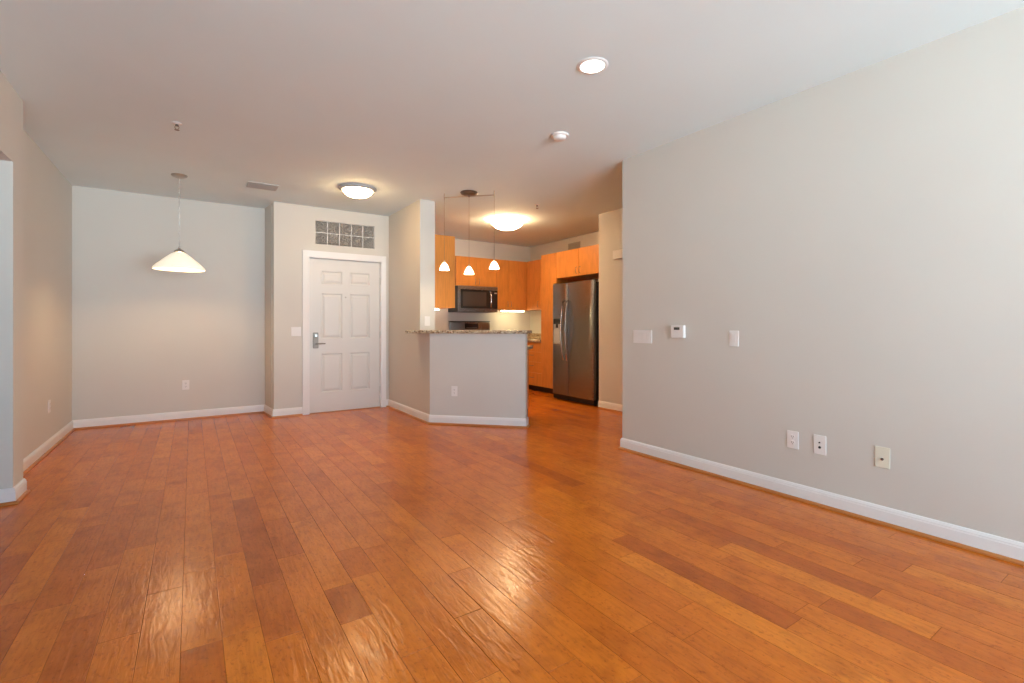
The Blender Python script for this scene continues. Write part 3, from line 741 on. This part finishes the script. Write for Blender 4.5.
bm = NB(); tube(bm, [(0.07, 0.0, 0.75), (0.08, -0.045, 0.75), (0.755, -0.045, 0.75), (0.765, 0.0, 0.75)], 0.011, 10); obj('oven_handle', bm, M['steel_light'], t, 60)
obj('warming_drawer', box(NB(), 0.01, 0.825, 0.0, 0.029, 0.07, 0.21, 0.004, 1), M['steel'], t)
for k in range(5):
    bm = NB(); lathe(bm, [(0, -0.03), (0.019, -0.03), (0.023, 0.0), (0.023, 0.029)], 18, 0.12 + k * 0.15, 0.855, 'y'); obj('knob', bm, M['steel_light'], t, 50)
for xx in (0.04, 0.79):
    for yy in (0.08, 0.60): obj('foot', tube(NB(), [(xx, yy, 0.001), (xx, yy, 0.059)], 0.015, 10), M['black'], t)

# refrigerator
t = thing('refrigerator', 'tall stainless side-by-side refrigerator with water dispenser at the kitchen entrance', 'refrigerator', (4.765, 6.012, 0), -90)
FW = 0.942; sp_ = 0.362
obj('body', box(NB(), 0.0, FW, 0.072, 0.80, 0.02, 1.80, 0.004, 1), M['black'], t)
def fdoor(x0, x1, hole=None):
    # gently crowned door with rounded vertical edges
    bm = NB(); n = 14; prof = []
    for k in range(n + 1):
        u = k / n; x = x0 + (x1 - x0) * u
        e = min(u, 1 - u) * (x1 - x0)
        y = 0.010 * (2 * u - 1) ** 2 + (0.018 * (1 - min(1, e / 0.022)) ** 2)
        prof.append((x, y))
    z0, z1 = 0.095, 1.822
    poly = prof + [(x1, 0.070), (x0, 0.070)]
    prism(bm, poly, z0, z1); return bm
dl = obj('freezer_door', fdoor(0.0, sp_ - 0.003), M['steel'], t, 35)
dr = obj('refrigerator_door', fdoor(sp_ + 0.003, FW), M['steel'], t, 35)
# dispenser built as a framed box standing on the freezer door
bm = NB(); box(bm, 0.050, 0.235, -0.004, 0.012, 1.19, 1.275, 0.003, 1); obj('dispenser_panel', bm, M['blackglass'], dl)
bm = NB(); box(bm, 0.050, 0.064, -0.004, 0.012, 0.87, 1.189); box(bm, 0.221, 0.235, -0.004, 0.012, 0.87, 1.189); box(bm, 0.064, 0.221, -0.004, 0.012, 0.87, 0.888)
obj('dispenser_frame', bm, M['steel_light'], dl)
obj('dispenser_recess', box(NB(), 0.065, 0.220, 0.000, 0.011, 0.889, 1.189), mat('grey_recess', (0.42, 0.44, 0.45), 0.3), dl)
obj('dispenser_nozzle', box(NB(), 0.115, 0.17, -0.010, -0.0005, 1.13, 1.188, 0.004, 2), M['black'], dl)
for xh, par, s in ((sp_ - 0.040, dl, -1), (sp_ + 0.043, dr, 1)):
    bm = NB(); pts = [(xh, 0.004, 0.635)]
    for k in range(13):
        u = k / 12; pts.append((xh + s * 0.020 * (math.sin(PI * u)) * 0.6, -0.032 - 0.036 * math.sin(PI * u), 0.65 + 0.885 * u))
    pts.append((xh, 0.004, 1.55))
    tube(bm, pts, [0.010] + [0.0115] * 13 + [0.010], 12); obj('door_handle', bm, M['steel_light'], par, 60)
bm = NB(); box(bm, 0.01, FW - 0.01, 0.03, 0.070, 0.02, 0.090, 0.003, 1)
for k in range(24): box(bm, 0.06 + k * 0.034, 0.075 + k * 0.034, 0.026, 0.0295, 0.03, 0.08)
obj('base_grille', bm, M['black'], t)
for xx in (0.05, FW - 0.05): obj('foot', tube(NB(), [(xx, 0.10, 0.001), (xx, 0.10, 0.0195)], 0.02, 12), M['black'], t)
for xx in (0.04, FW - 0.04): obj('hinge_cover', box(NB(), xx - 0.03, xx + 0.03, 0.03, 0.12, 1.8225, 1.835, 0.003, 1), M['black'], t)

# under-cabinet lights
def ucl(label, loc, rz, w_):
    t = thing('undercabinet_light', label, 'lamp', loc, rz, 'under-cabinet tube lights')
    obj('housing', box(NB(), 0, w_, 0.0, 0.07, -0.016, -0.001, 0.002, 1), M['plate'], t)
    obj('tube', box(NB(), 0.01, w_ - 0.01, 0.008, 0.05, -0.030, -0.0165, 0.005, 2), M['lit_strip'], t)
ucl('glowing tube light under the cabinet beside the microwave', (4.815, 7.56, ZB), 0, 0.52)
ucl('glowing tube light under the cabinet by the wall end', (2.705, 5.76, 1.40), 90, 0.5)

# unseen corridor lamp, added to brighten the glass blocks from behind
t = thing('added_corridor_lamp', 'unseen round lamp added in the corridor to brighten the glass blocks over the entry door', 'lamp', (1.7, 7.7, H))
bm = NB(); lathe(bm, [(0, -0.0005), (0.16, -0.0005), (0.16, -0.02), (0.15, -0.022), (0, -0.022)], 32); obj('base_ring', bm, M['nickel'], t, 40)
bm = NB(); lathe(bm, [(0.145, -0.0225), (0.12, -0.06), (0.06, -0.085), (0, -0.09)], 32); obj('glass_bowl', bm, M['lit_bowl'], t, 60)
